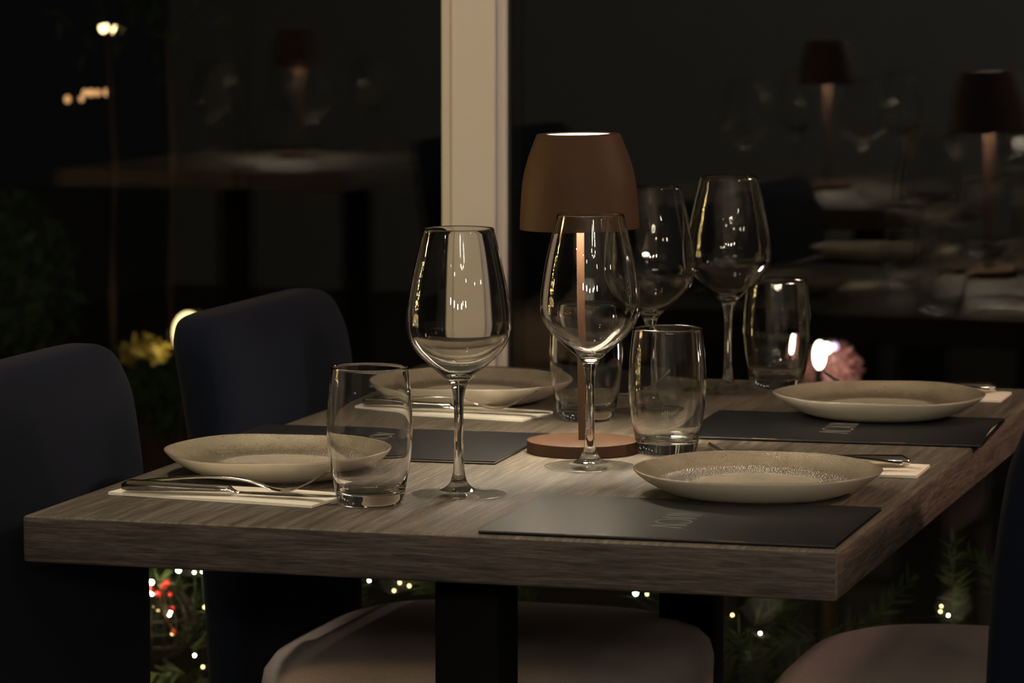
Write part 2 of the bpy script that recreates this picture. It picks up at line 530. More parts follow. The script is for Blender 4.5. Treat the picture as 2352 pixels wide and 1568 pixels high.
# ------------------------------------------------------------------ the dining table
def make_table(name, loc, rz, label, W=TW, Ln=TL):
    t = empty(name, loc, rz, label, 'table')
    bm = BM(); box(bm, (0, 0, TZ - TT), (W, Ln, TZ), .0028, 3)
    bmesh.ops.recalc_face_normals(bm, faces=bm.faces[:])
    for f in bm.faces:
        n = f.normal
        f.material_index = 0 if n.z > .3 else (1 if abs(n.y) > abs(n.x) else 2)
    link_mesh('tabletop', bm, [M['wood_top'], M['wood_edge_x'], M['wood_edge_y']], t)
    for v in (.167, Ln - .2035):
        cx = W / 2
        bm = BM(); box(bm, (cx - .0287, v - .0287, .012), (cx + .0287, v + .0287, TZ - TT), .002, 2)
        p = link_mesh('pedestal_post', bm, M['black_steel'], t)
        bm = BM(); box(bm, (cx - .26, v - .05, 0), (cx + .26, v + .05, .012), .003, 2)
        link_mesh('foot_plate', bm, M['black_steel'], t)
    return t
table = make_table('dining_table', A0, -YAW, 'grey oak dining table laid for four beside the dark window')

# ------------------------------------------------------------------ tableware
def make_wine_glass(name, label, group):
    e = empty(name, (0, 0, 0), 0, label, 'wine glass', group)
    foot = [(0, .0010), (.020, .0010), (.0385, .0002), (.0408, .0005), (.0415, .0012), (.0408, .0020), (.034, .0028), (.022, .0040), (.0165, .0051)]
    stem = [(.0165, .0051), (.013, .0066), (.0085, .0105), (.0060, .0165), (.0047, .025), (.0041, .037), (.0039, .055), (.0040, .074), (.0044, .083), (.0052, .0890)]
    bowl_o = [(.0052, .0890), (.0072, .0958), (.0110, .1012), (.0180, .1073), (.0260, .1142), (.0345, .1225), (.0408, .1310), (.0443, .1395), (.0453, .1475), (.0449, .1580), (.0436, .1690), (.0414, .1830), (.0386, .1970), (.0345, .2145), (.0306, .2310)]
    rim = [(.0304, .2316), (.0300, .2318), (.0297, .2314)]
    bowl_i = [(.0296, .2308), (.0336, .2143), (.0377, .1968), (.0405, .1828), (.0427, .1688), (.0440, .1578), (.0444, .1477), (.0434, .1400), (.0399, .1318), (.0336, .1236), (.0250, .1156), (.0168, .1094), (.0090, .1050), (.0040, .1034), (0, .1030)]
    bm = BM(); lathe(bm, spline(foot, 3), 64); link_mesh('foot', bm, M['thin_glass'], e, 60, False)
    bm = BM(); lathe(bm, spline(stem, 4), 64); link_mesh('stem', bm, M['glass'], e, 60, False)
    bm = BM(); lathe(bm, spline(bowl_o, 4) + spline(rim, 2) + spline(bowl_i, 4), 96); link_mesh('bowl', bm, M['glass'], e, 80, False)
    return e
def make_tumbler(name, label, group):
    e = empty(name, (0, 0, 0), 0, label, 'tumbler', group)
    base = [(0, .0022), (.018, .0018), (.0235, .0004), (.0258, 0), (.0272, .0008), (.0284, .004), (.0296, .0095)]
    out = [(.0296, .0095), (.0318, .0205), (.0340, .0330), (.0358, .0470), (.0366, .0600), (.0364, .0740), (.0355, .0890), (.0341, .1040), (.0325, .1168)]
    rim = [(.0323, .1174), (.0317, .1177), (.0311, .1174)]
    inn = [(.0310, .1168), (.0326, .1040), (.0340, .0890), (.0348, .0740), (.0350, .0600), (.0341, .0470), (.0322, .0330), (.0300, .0225), (.0270, .0150), (.0220, .0112), (.0120, .0098), (0, .0095)]
    bm = BM(); lathe(bm, spline(base, 3), 64); link_mesh('base', bm, M['glass'], e, 60, False)
    bm = BM(); lathe(bm, spline(out, 4) + spline(rim, 2) + spline(inn, 4), 96); link_mesh('body', bm, M['glass'], e, 80, False)
    return e
def make_plate(name, label, group, seed, R0=.1065):
    rnd = random.Random(seed)
    ph = [rnd.uniform(0, 6.28) for _ in range(4)]
    k = R0 / .108
    def wob(r, z, a):
        f = (r / .108) ** 3
        rr = r * k * (1 + f * (.008 * math.sin(2 * a + ph[0]) + .006 * math.sin(3 * a + ph[1]) + .003 * math.sin(7 * a + ph[2])))
        return rr, z + f * (.0008 * math.sin(2 * a + ph[3]) + .0005 * math.sin(5 * a + ph[1]))
    e = empty(name, (0, 0, 0), 0, label, 'plate', group)
    out = [(.0660, .0008), (.0720, .0018), (.0820, .0052), (.0930, .0108), (.1010, .0160), (.1062, .0205), (.1080, .0228), (.1076, .0236), (.1060, .0233), (.1020, .0207), (.0950, .0168), (.0870, .0138), (.0790, .0121), (.0700, .0113), (.0560, .0110), (.0280, .0109), (0, .0109)]
    bm = BM(); lathe(bm, [(0, .0008)] + spline(out, 4), 96, wob)
    bm.normal_update()
    for f in bm.faces:
        f.material_index = 1 if f.normal.z < -.05 else 0
    link_mesh('dish', bm, [M['ceramic'], M['under']], e, 60, False)
    bm = BM(); lathe(bm, [(.058, .0008), (.058, 0), (.064, 0), (.0645, .0010)], 64); link_mesh('foot_ring', bm, M['ceramic'], e, 60)
    return e

def make_knife(name, label, group):
    e = empty(name, (0, 0, 0), 0, label, 'knife', group)
    secs = []
    for x, hy, hz, z in [(-.0975, .0015, .0012, .0048), (-.0965, .0048, .0032, .0046), (-.090, .0072, .0054, .0056), (-.065, .0070, .0053, .0055), (-.035, .0062, .0050, .0052), (-.010, .0056, .0048, .0050), (.0015, .0055, .0048, .0050), (.0045, .0034, .0028, .0040), (.0075, .0030, .0018, .0034), (.010, .0034, .0012, .0030)]:
        secs.append([(x, hy * math.cos(a), z + hz * math.sin(a)) for a in [2 * math.pi * j / 16 for j in range(16)]])
    bm = BM(); loft(bm, secs); link_mesh('handle', bm, M['steel'], e)
    bm = BM(); secs = []
    for x, y0, y1, th in [(.009, -.0035, .0035, .0011), (.020, -.006, .0045, .0010), (.045, -.0085, .0048, .0009), (.075, -.0086, .0048, .0008), (.092, -.0070, .0046, .0007), (.102, -.0035, .0040, .0006), (.106, .0005, .0030, .0004)]:
        secs.append([(x, y0, .0030), (x, (y0 + y1) / 2, .0030 + th), (x, y1, .0030 + th), (x, y1, .0030 - th * .6), (x, (y0 + y1) / 2, .0030 - th * .6)])
    loft(bm, secs); link_mesh('blade', bm, M['blade'], e, 25)
    return e
def make_fork(name, label, group):
    e = empty(name, (0, 0, 0), 0, label, 'fork', group)
    prof = spline([(-.094, .0058), (-.088, .0066), (-.060, .0100), (-.030, .0122), (.000, .0112), (.018, .0066), (.030, .0035), (.040, .0030)], 3)
    wid = spline([(-.094, .0022), (-.088, .0052), (-.060, .0052), (-.030, .0040), (.000, .0031), (.018, .0034), (.030, .0062), (.040, .0098)], 3)
    secs = []
    for p, q in zip(prof, wid):
        t = .0013 if p.x < .02 else .0010
        secs.append([(p.x, q.y * math.cos(a), p.y + t * math.sin(a)) for a in [2 * math.pi * j / 12 for j in range(12)]])
    bm = BM(); loft(bm, secs); link_mesh('handle', bm, M['steel'], e)
    bm = BM()
    head = spline([(.0385, .0030), (.046, .0035), (.053, .0060), (.064, .0115), (.076, .0185), (.081, .0215)], 3)
    n = len(head)
    cut = int(n * .33)
    secs = []
    for i, p in enumerate(head[:cut + 1]):
        hy = .0098 + .0012 * min(1, i / 3)
        secs.append([(p.x, -hy, p.y - .0008), (p.x, hy, p.y - .0008), (p.x, hy, p.y + .0008), (p.x, -hy, p.y + .0008)])
    loft(bm, secs)
    for k in range(4):
        y = -.0090 + .0060 * k
        secs = []
        for i, p in enumerate(head[cut:]):
            h = .0018 * (1 - .55 * i / (n - cut))
            yy = y * (1 - .12 * i / (n - cut))
            secs.append([(p.x, yy - h, p.y - .0007), (p.x, yy + h, p.y - .0007), (p.x, yy + h, p.y + .0007), (p.x, yy - h, p.y + .0007)])
        loft(bm, secs)
    link_mesh('tines', bm, M['steel'], e, 30)
    return e
def make_napkin(name, label, group, seed=1):
    rnd = random.Random(seed)
    bm = BM()
    nx, ny = 32, 24
    def layer(x0, x1, y0, y1, z0, z1, ph):
        g = {}
        for top in (0, 1):
            for i in range(nx + 1):
                for j in range(ny + 1):
                    x = x0 + (x1 - x0) * i / nx
                    y = y0 + (y1 - y0) * j / ny
                    fy = abs(2 * j / ny - 1) ** 10
                    fx = abs(2 * i / nx - 1) ** 12
                    z = (z1 - (z1 - z0) * .35 * max(fy, fx) + .0003 * math.sin(40 * x + ph)) if top else z0
                    g[top, i, j] = bm.verts.new((x, y, z))
        for i in range(nx):
            for j in range(ny):
                bm.faces.new((g[1, i, j], g[1, i + 1, j], g[1, i + 1, j + 1], g[1, i, j + 1]))
                bm.faces.new((g[0, i, j], g[0, i, j + 1], g[0, i + 1, j + 1], g[0, i + 1, j]))
        for i in range(nx):
            for j in (0, ny):
                a = (g[0, i, j], g[0, i + 1, j], g[1, i + 1, j], g[1, i, j])
                bm.faces.new(a if j == 0 else a[::-1])
        for j in range(ny):
            for i in (0, nx):
                a = (g[0, i, j], g[1, i, j], g[1, i, j + 1], g[0, i, j + 1])
                bm.faces.new(a if i == 0 else a[::-1])
    layer(-.0985, .0985, -.0380, .0380, 0.0, .0036, 0)
    o = link_mesh(name, bm, M['napkin'], None, 50)
    return tag(o, label, 'napkin', group)
def make_menu(name, label, group, curl=0.0):
    """black folded card, .292 x .212, spine along -y; curl lifts the +x end of the cover"""
    e = empty(name, (0, 0, 0), 0, label, 'menu', group)
    W, H = .292, .212
    def sheet(nm, m, x0, x1, y0, y1, zf, th):
        bm = BM(); nx, ny = 28, 14
        up = [[bm.verts.new((x0 + (x1 - x0) * i / nx, y0 + (y1 - y0) * j / ny, zf(i / nx, j / ny) + th)) for j in range(ny + 1)] for i in range(nx + 1)]
        dn = [[bm.verts.new((x0 + (x1 - x0) * i / nx, y0 + (y1 - y0) * j / ny, zf(i / nx, j / ny))) for j in range(ny + 1)] for i in range(nx + 1)]
        for i in range(nx):
            for j in range(ny):
                bm.faces.new((up[i][j], up[i + 1][j], up[i + 1][j + 1], up[i][j + 1]))
                bm.faces.new((dn[i][j], dn[i][j + 1], dn[i + 1][j + 1], dn[i + 1][j]))
        for i in range(nx):
            bm.faces.new((dn[i][0], dn[i + 1][0], up[i + 1][0], up[i][0]))
            bm.faces.new((dn[i + 1][ny], dn[i][ny], up[i][ny], up[i + 1][ny]))
        for j in range(ny):
            bm.faces.new((dn[0][j + 1], dn[0][j], up[0][j], up[0][j + 1]))
            bm.faces.new((dn[nx][j], dn[nx][j + 1], up[nx][j + 1], up[nx][j]))
        return link_mesh(nm, bm, m, e, 40)
    lift = lambda a, b: .0018 * (1 - (2 * a - 1) ** 2) * math.sin(math.pi * b) * .35 + curl * max(0, a - .78) ** 1.5 * 9 * math.sin(math.pi * min(1, b * 1.1 + .0))
    sheet('back_cover', M['card'], -W / 2, W / 2, -H / 2, H / 2, lambda a, b: .0001, .0006)
    sheet('inner_pages', M['page'], -W / 2 + .001, W / 2 - .004, -H / 2 + .001, H / 2 - .0005, lambda a, b: .0009, .0008)
    sheet('front_cover', M['card'], -W / 2, W / 2, -H / 2, H / 2, lambda a, b: .0022 + lift(a, b), .0006)
    bm = BM()                                # the folded spine
    pts = [(-H / 2 + .0002, .0001)] + [(-H / 2 - .0011 * math.sin(math.pi * k / 8), .0001 + .0027 * (1 - math.cos(math.pi * k / 8)) / 2) for k in range(9)] + [(-H / 2 + .0002, .0028)]
    loft(bm, [[(x, a, b) for a, b in pts] for x in (-W / 2, W / 2)]); link_mesh('spine', bm, M['card'], e)
    for x in (-.062, .062):
        bm = BM(); tube(bm, [(x - .012, -H / 2 - .0012, .0024), (x + .012, -H / 2 - .0012, .0024)], .00035, 6); link_mesh('staple', bm, M['staple'], e)
    # printed word: reads towards +y, letter tops towards -x
    bm = BM(); zt = .00288
    def stroke(p, q, wd=.0019):
        P, Q = Vector((*p, 0)), Vector((*q, 0))
        d = (Q - P).normalized(); nn = Vector((-d.y, d.x, 0)) * wd / 2
        f = lambda V: (V.x, V.y, zt + lift(V.x / W + .5, V.y / H + .5) + .0002)
        vs_ = [bm.verts.new(f(V)) for V in (P - nn, Q - nn, Q + nn, P + nn)]
        vb = [bm.verts.new((v.co.x, v.co.y, v.co.z - .00025)) for v in vs_]
        bm.faces.new(vs_); bm.faces.new(vb[::-1])
        for i in range(4):
            bm.faces.new((vs_[(i + 1) % 4], vs_[i], vb[i], vb[(i + 1) % 4]))
    X0, X1 = -.0145, .0145
    c0 = (-.018, -.052)
    tx = lambda a: c0[0] + a * (X1 - X0)
    stroke((tx(0), c0[1] + .004), (tx(1), c0[1] + .0115)); stroke((tx(0), c0[1] + .004), (tx(1), c0[1] - .0035))
    oc = (tx(.5), c0[1] + .028)
    for k in range(24):
        a, b = 2 * math.pi * k / 24, 2 * math.pi * (k + 1) / 24
        stroke((oc[0] + .0145 * math.cos(a), oc[1] + .0145 * math.sin(a)), (oc[0] + .0145 * math.cos(b), oc[1] + .0145 * math.sin(b)), .0016)
    for dy in (.0495, .0625, .0715):
        stroke((tx(0), c0[1] + dy), (tx(1), c0[1] + dy))
    link_mesh('lettering', bm, M['ink'], e, None)
    return e

LAMP_W = 0.6
def make_lamp(name, label, group=None, tilt=0.0):
    e = empty(name, (0, 0, 0), 0, label, 'table lamp', group)
    bm = BM(); lathe(bm, [(0, 0), (.0518, 0), (.0525, .0006), (.0525, .0110), (.0522, .0114), (.0516, .0116), (0, .0116)], 96)
    link_mesh('base', bm, M['copper'], e, 35, False)
    st = [(-.0037, -.0037), (.0037, -.0037), (.0037, .0037), (-.0037, .0037)]
    bm = BM(); loft(bm, [[(x, y, z) for x, y in st] for z in (.0112, .262)])
    s = link_mesh('stem', bm, M['copper'], e, 30); s.rotation_euler = (0, tilt, 0)
    out = spline([(.0561, .2110), (.0560, .2150), (.0551, .2320), (.0531, .2540), (.0500, .2690), (.0461, .2812), (.0400, .2970), (.0388, .2990), (.0380, .2995)], 4) + [Vector((.0305, .2996, 0)), Vector((.0303, .2993, 0)), Vector((.0303, .2987, 0)), Vector((.0366, .2985, 0))]
    inn = spline([(.0366, .2980), (.0366, .2970), (.0436, .2812), (.0480, .2680), (.0510, .2530), (.0532, .2320), (.0542, .2150), (.0543, .2110)], 4)
    bm = BM(); lathe(bm, [(.0543, .2110)] + out, 96)
    sh = link_mesh('shade', bm, M['copper'], e, 40, False); sh.rotation_euler = (0, tilt, 0)
    bm = BM(); lathe(bm, [out[-1]] + inn, 96)
    l = link_mesh('shade_lining', bm, M['shade_in'], sh, 40, False)
    bm = BM(); lathe(bm, [(.0515, .2170), (.0500, .2540), (.0480, .2620), (0, .2640), (0, .2600), (.0462, .2580), (.0482, .2530), (.0500, .2165)], 64)  # glowing band added inside the shade, standing for its lit lining
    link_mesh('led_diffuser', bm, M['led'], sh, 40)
    ld = bpy.data.lights.new('lamp_beam', 'POINT'); ld.shadow_soft_size = .024; ld.energy = LAMP_W; ld.color = SOFT
    ld.cycles.is_caustics_light = True
    lo = bpy.data.objects.new('lamp_beam', ld); COL.objects.link(lo); lo.parent = sh; lo.location = (0, 0, .2420)
    bm = BM(); lathe(bm, [(0, .2945), (.0364, .2945), (.0364, .2972), (.035, .2972), (0, .2972)], 64)
    link_mesh('top_diffuser', bm, M['led_top'], sh, 40, False)
    return e

lamp = make_lamp('table_lamp', 'copper brown table lamp with a lit top in the middle of the table', None, math.radians(-0.85))
lamp.location = T(.3424, .5214); lamp.rotation_euler = (0, 0, 0)

PG, GG, TG = 'speckled plates on the table', 'wine glasses on the table', 'tumblers on the table'
pl_spots = [(.1216, .2964, .1042, 0.0, 'speckled beige plate nearest the left front chair, behind the left front tumbler'),
            (.5617, .2932, .1080, 0.0, 'speckled beige plate nearest the camera, beside the front black menu'),
            (.5623, .8519, .1065, .0034, 'speckled beige plate at the far right, resting on a black menu by the window'),
            (.1225, .8800, .1065, 0.0, 'speckled beige plate at the far left, below the cream window post')]
for i, (u, v, r, z, lab) in enumerate(pl_spots):
    p = make_plate('plate', lab, PG, 11 + i, r); p.location = T(u, v, z); p.rotation_euler = (0, 0, i * 1.3)

g0 = make_wine_glass('wine_glass', 'empty wine glass in front of the cream window post', GG)
g0.location = T(.3157, .2122, .0002)
for u, v, lab in ((.3782, .4154, 'empty wine glass standing in front of the copper table lamp'),
                  (.3679, 1.0188, 'empty wine glass at the back right, just left of the far tumbler'),
                  (.3292, .8330, 'empty wine glass partly behind the right edge of the lamp shade')):
    copy_tree(g0, T(u, v, .0002), random.uniform(0, 6), lab, GG)
t0 = make_tumbler('tumbler', 'empty tumbler at the front left, in front of the left plate', TG)
t0.location = T(.2576, .1440, .0002)
for u, v, lab in ((.4196, .5407, 'empty tumbler between the lamp base and the nearest right plate'),
                  (.2809, .7607, 'empty tumbler behind the lamp stem, right of the far left plate'),
                  (.4054, 1.0891, 'empty tumbler at the very back, near the pink glow outside')):
    copy_tree(t0, T(u, v, .0002), random.uniform(0, 6), lab, TG)

NG, KG, FG, MG = 'folded napkins', 'knives on napkins', 'forks on napkins', 'black menus'
R0 = -YAW
nap = [(.1255, .1560, math.radians(-7.3), 'cream folded napkin at the front left corner of the table', 0.0, 1),
       (.1330, .7740, math.radians(-8.5), 'cream folded napkin in front of the far left plate', 0.0, 2),
       (.5780, .4640, math.radians(181), 'cream folded napkin under the rim of the plate nearest the camera', 0.028, 3),
       (.5615, 1.0580, math.radians(180), 'cream folded napkin at the far right corner beside the window', 0.020, 4)]
for i, (u, v, a, lab, dy, sd) in enumerate(nap):
    o = make_napkin('napkin', lab, NG, sd); o.location = T(u, v, .0003); o.rotation_euler = (0, 0, R0 + a)
    c, s = math.cos(a), math.sin(a)
    off = lambda x, y: T(u + c * x - s * y, v + s * x + c * y, .0040)
    ends = ['at the front left corner', 'in front of the far left plate', 'behind the plate nearest the camera', 'behind the far right plate']
    kn = (make_knife('knife', 'x', KG) if i == 0 else copy_tree(k0))
    if i == 0: k0 = kn
    tag(kn, 'polished steel knife on the napkin ' + ends[i], 'knife', KG)
    kn.location = off(.0115, -.0245 + dy); kn.rotation_euler = (0, 0, R0 + a + math.radians(7.5))
    fk = (make_fork('fork', 'x', FG) if i == 0 else copy_tree(f0))
    if i == 0: f0 = fk
    tag(fk, 'polished fork with raised tines on the napkin ' + ends[i], 'fork', FG)
    fk.location = off(.0110, .0010 + dy); fk.rotation_euler = (0, 0, R0 + a + math.radians(9.0))

mn = [(.5390, .1190, math.radians(0.8), 0.0, 'black folded menu nearest the camera, with a soft sheen on its left half'),
      (.5480, .7520, math.radians(2.6), .006, 'black folded menu under the far right plate, its right end curling open'),
      (.1400, .5110, math.radians(182), 0.0, 'black folded menu left of the lamp base, behind the left front plate'),
      (.1220, 1.0760, math.radians(181), 0.0, 'black folded menu at the far left end of the table, behind the far left plate')]
for u, v, a, cu, lab in mn:
    m_ = make_menu('menu', lab, MG, cu); m_.location = T(u, v, .0003); m_.rotation_euler = (0, 0, R0 + a)

# ------------------------------------------------------------------ chairs
def make_chair(name, label, group):
    """faces +x, back rest's inner face near x = 0"""
    e = empty(name, (0, 0, 0), 0, label, 'chair', group)
    bm = BM()
    prof = [(.300, -.046, -.006, .186), (.40, -.050, -.003, .190), (.50, -.0545, -.002, .193), (.60, -.060, -.002, .196), (.70, -.070, -.006, .199), (.755, -.078, -.012, .200), (.79, -.0835, -.018, .2005), (.810, -.087, -.025, .198), (.825, -.088, -.031, .190), (.833, -.087, -.037, .180), (.8375, -.082, -.045, .168), (.8390, -.074, -.055, .150)]
    P = spline([(z, a, b) for z, a, b, _ in prof], 3)
    Wd = spline([(z, h, 0) for z, _, _, h in prof], 3)
    secs = [srect((p.y + p.z) / 2, 0, (p.z - p.y) / 2, q.y, p.x, 48, 5.0) for p, q in zip(P, Wd)]
    loft(bm, secs)
    link_mesh('backrest', bm, M['navy'], e, 60)
    bm = BM()
    secs = []
    for z, hx, hy in ((.395, .190, .205), (.402, .203, .219), (.43, .212, .229), (.465, .213, .230), (.482, .209, .226), (.494, .198, .214), (.5005, .178, .192), (.5035, .140, .150), (.5050, .07, .075)):
        secs.append(srect(.190, .012, hx, hy, z, 48, 3.6))
    loft(bm, secs)
    link_mesh('seat', bm, M['taupe'], e, 60)
    for x, y, dx, dy in ((.02, .17, -.03, .01), (.02, -.17, -.03, -.01), (.35, .18, .015, .01), (.35, -.18, .015, -.01)):
        bm = BM(); tube(bm, [(x + dx, y + dy, 0), (x, y, .40)], [.012, .018], 12)
        link_mesh('leg', bm, M['leg_wood'], e)
    return e
CG = 'dining chairs around the table'
c0 = make_chair('dining_chair', 'dark navy chair at the far left side, its backrest between the plates and the window', CG)
P = T(-.018, .780); c0.location = (P.x, P.y, 0); c0.rotation_euler = (0, 0, R0)
for u, v, a, lab in ((-.024, .178, 0, 'dark navy chair cut off by the left frame edge, beside the near table corner'),
                     (.792, .240, math.pi, 'dark navy chair cut off by the right frame edge, below the table edge'),
                     (.885, .800, math.pi, 'chair at the far right whose taupe seat shows under the table')):
    P = T(u, v)
    copy_tree(c0, (P.x, P.y, 0), R0 + a, lab, CG)

# ------------------------------------------------------------------ neighbouring tables seen in the window's reflection
def side_table(s, n, rz, tag_words, glasses, chairs=((-.30, .30, 0), (-.30, .84, 0))):
    P = R(s, n)
    t = make_table('dining_table', (0, 0, 0), 0, 'grey oak table ' + tag_words)
    ang = -WY + rz
    ax, ay = Vector((math.cos(ang), math.sin(ang), 0)), Vector((-math.sin(ang), math.cos(ang), 0))
    org = P - ax * .345 - ay * .56
    t.location = org; t.rotation_euler = (0, 0, ang)
    at = lambda u, v, z=0: org + ax * u + ay * v + Vector((0, 0, TZ + z))
    l = copy_tree(lamp, at(.345, .56), 0, 'copper table lamp on the table ' + tag_words)
    k = 0
    for u, v in glasses:
        k += 1
        copy_tree(g0, at(u, v, .0002), k, '%s wine glass on the table %s' % (['first', 'second', 'third', 'fourth'][k - 1], tag_words), 'wine glasses on neighbouring tables')
    for j, (u, v, a) in enumerate(chairs):
        q = at(u, v); copy_tree(c0, (q.x, q.y, 0), ang + a, '%s navy chair at the table %s' % (['left near', 'left far', 'right near', 'right far'][j], tag_words), 'dining chairs at neighbouring tables')
    return t
side_table(-1.71, 1.35, 0, 'reflected right of the lamp', [(.22, .30), (.45, .35), (.24, .82), (.47, .80)])
side_table(-3.16, 0.57, 0, 'reflected left of the window post', [(.22, .30), (.45, .35), (.24, .82), (.47, .80)], ())

# ------------------------------------------------------------------ christmas tree in the left corner of the room, whose lights glitter in the glasses
ct = empty('christmas_tree', R(-4.1, 3.0, 0), 0, 'tall christmas tree with many warm lights in the left corner of the room', 'christmas tree')
leafm = simple('fir_green', (0.008, 0.018, 0.008), 0.9)
bm = BM()
for k in range(900):
    h = random.uniform(.25, 1.95); r = .6 * (1 - (h - .2) / 1.85)
    a = random.uniform(0, 6.283)
    p = Vector((r * .35 * math.cos(a), r * .35 * math.sin(a), h)); q = Vector((r * math.cos(a), r * math.sin(a), h - .12 - .1 * r))
    tube(bm, [p, q], [.03, .006], 4)
link_mesh('foliage', bm, leafm, ct, None)
bm = BM(); tube(bm, [(0, 0, 0), (0, 0, 1.9)], [.05, .01], 10); link_mesh('trunk', bm, M['leg_wood'], ct)
bm = BM()
for k in range(210):
    h = random.uniform(.3, 1.95); r = .62 * (1 - (h - .2) / 1.85) + .02
    a = random.uniform(0, 6.283)
    ball(bm, (r * math.cos(a), r * math.sin(a), h - .1), .013, 6, 4)
tag(link_mesh('light_bulbs', bm, glow('tree_light', (1.0, 0.66, 0.25), 160), ct), kind='stuff')

# ------------------------------------------------------------------ outside in the dark
tag(link_mesh('ground', wbox(BM(), -9, 9, WD + .12, WD + 14, -.12, -.02), simple('dark_garden_soil', (0.03, 0.028, 0.022), 0.95), smooth=None), kind='structure')
trough = link_mesh('planter_trough', wbox(BM(), MS - 1.5, MS + 1.9, WD + .13, WD + .42, -.02, .16), simple('dark_planter', (0.03, 0.03, 0.03), 0.7), smooth=None)
tag(trough, 'long dark planter trough outside along the foot of the window', 'planter')

# needles, moss and twigs on the trough
def leaf_mat(name, a, b, rough=.5, trans=0):
    m, nt, bs = mat(name)
    n = noise(nt, coords(nt, (40, 40, 40)), 1.0, 2)
    L(nt, ramp(nt, n, [(0.35, a), (0.65, b)]), bs.inputs['Base Color'])
    setp(bs, rough=rough)
    return m
M['needle'] = leaf_mat('pine_needles', (0.045, 0.08, 0.028), (0.13, 0.17, 0.06))
M['twig'] = simple('brown_twig', (0.09, 0.05, 0.025), 0.8)
M['moss'] = leaf_mat('olive_moss', (0.10, 0.085, 0.02), (0.20, 0.16, 0.045), 0.95)
M['berry'] = simple('red_berry', (0.55, 0.015, 0.01), 0.2, spec=0.7)
def sprig_mesh(seed, ln=.15):
    rnd = random.Random(seed)
    bm = BM()
    for k in range(70):
        t = rnd.random()
        a = rnd.uniform(0, 6.283); l = rnd.uniform(.022, .042) * (1.15 - .5 * t)
        base = Vector((t * ln, 0, .02 * math.sin(t * 2.5)))
        d = Vector((.75, .75 * math.cos(a), .75 * math.sin(a))).normalized()
        tube(bm, [base, base + d * l * .5, base + d * l], [.0011, .0013, .0002], 4)
    return bm
garland = empty('pine_garland', R(MS, WD + .24, .16), -WY, 'green pine garland lying on the planter outside the window', 'garland')
protos = []
for k in range(4):
    o = link_mesh('pine_sprig', sprig_mesh(k), M['needle'], garland, None)
    protos.append(o)
rnd = random.Random(5)
for k in range(120):
    o = protos[k] if k < 4 else protos[k % 4].copy()
    if k >= 4:
        COL.objects.link(o); o.parent = garland
    o.location = (-.85 + 2.05 * (k + rnd.random() * .7) / 120, rnd.uniform(-.075, .09), .085 + rnd.uniform(-.075, .115))
    o.rotation_euler = (rnd.uniform(0, 6), rnd.uniform(-.9, .2), rnd.uniform(0, 6.28))
mo = BM()
for k in range(260):
    ball(mo, (rnd.uniform(-.9, 1.3), rnd.uniform(-.11, .12), rnd.uniform(.0, .05)), rnd.uniform(.012, .035), 6, 4, (1, 1, .6))
moss = link_mesh('moss', mo, M['moss'], None, 60)
moss.location = R(MS, WD + .24, .16); moss.rotation_euler = (0, 0, -WY)
tag(moss, 'olive moss filling the planter under the pine garland', 'moss', None, 'stuff')

def ray(px, py, Y):                          # a point seen at a bearing, Y metres ahead
    f, cp = 8541.19, math.radians(5.859)
    d = Vector(((px - 1176) / f, math.cos(cp) + (784 - py) / f * math.sin(cp), -math.sin(cp) + (784 - py) / f * math.cos(cp)))
    return cam.location + d * (Y / d.y)
def place(rows, Yf):
    return [ray(x, y, Yf(x) + dy) for x, y, dy in rows]
ydepth = lambda x: (WD + .16) / (RN.x * (x - 1176) / 8541.19 + RN.y)
fl = empty('fairy_light_string', R(MS, WD + .16, .3), 0, 'string of small warm white fairy lights wound through the garland outside', 'fairy lights')
FI = Matrix.Translation(-fl.location)
pts = [(348, 1337, 0), (343, 1361, .0), (349, 1364, .01), (410, 1309, 0), (446, 1314, .02), (465, 1312, .02), (392, 1405, .03), (389, 1412, .03), (470, 1394, .02), (352, 1396, .06), (346, 1431, .06), (362, 1400, .07), (395, 1456, .05), (447, 1505, .05), (466, 1531, .06),
       (848, 1333, .0), (918, 1338, .03), (940, 1345, .04), (905, 1356, .05), (1460, 1362, .0), (1486, 1364, .03), (1682, 1412, .03), (1746, 1454, .05), (1180, 1340, .03), (2178, 1413, .02), (2160, 1404, .05), (2162, 1392, .07)]
bright = glow('fairy_light_glow', (1.0, 0.93, 0.68), 60)
dim = glow('fairy_light_dim_glow', (1.0, 0.75, 0.30), 7)
P3 = place(pts, ydepth)
for i, ((x, y, dy), p) in enumerate(zip(pts, P3)):
    big = i in (0, 3, 19)
    mid = i in (1, 2, 4, 5, 6, 7, 13, 15, 22, 24)
    bm = BM(); ball(bm, p, .0029 if big else (.0016 if mid else .0020), 10, 6)
    o = link_mesh('light_bulb', bm, bright if (big or mid) else dim, fl); o.matrix_parent_inverse = FI
wire = sorted(P3, key=lambda p: p.x)
bm = BM(); tube(bm, [p + Vector((0, .004, -.006)) for p in wire], .0008, 5)
o = link_mesh('wire', bm, simple('green_wire', (0.01, 0.03, 0.01), 0.6), fl); o.matrix_parent_inverse = FI
for nm, p in (('light_near_planter', (430, 1290, .10)), ('light_mid', (900, 1330, .10)), ('light_right', (1740, 1400, .10)), ('light_far_right', (2180, 1400, .08))):
    ld = bpy.data.lights.new('fairy_glow', 'POINT'); ld.energy = .8 if 'near' in nm else .035; ld.color = (1.0, 0.86, 0.5); ld.shadow_soft_size = .02
    lo = bpy.data.objects.new('fairy_glow', ld); COL.objects.link(lo); lo.parent = fl; lo.matrix_parent_inverse = FI
    lo.location = ray(p[0], p[1], ydepth(p[0]) - .05)

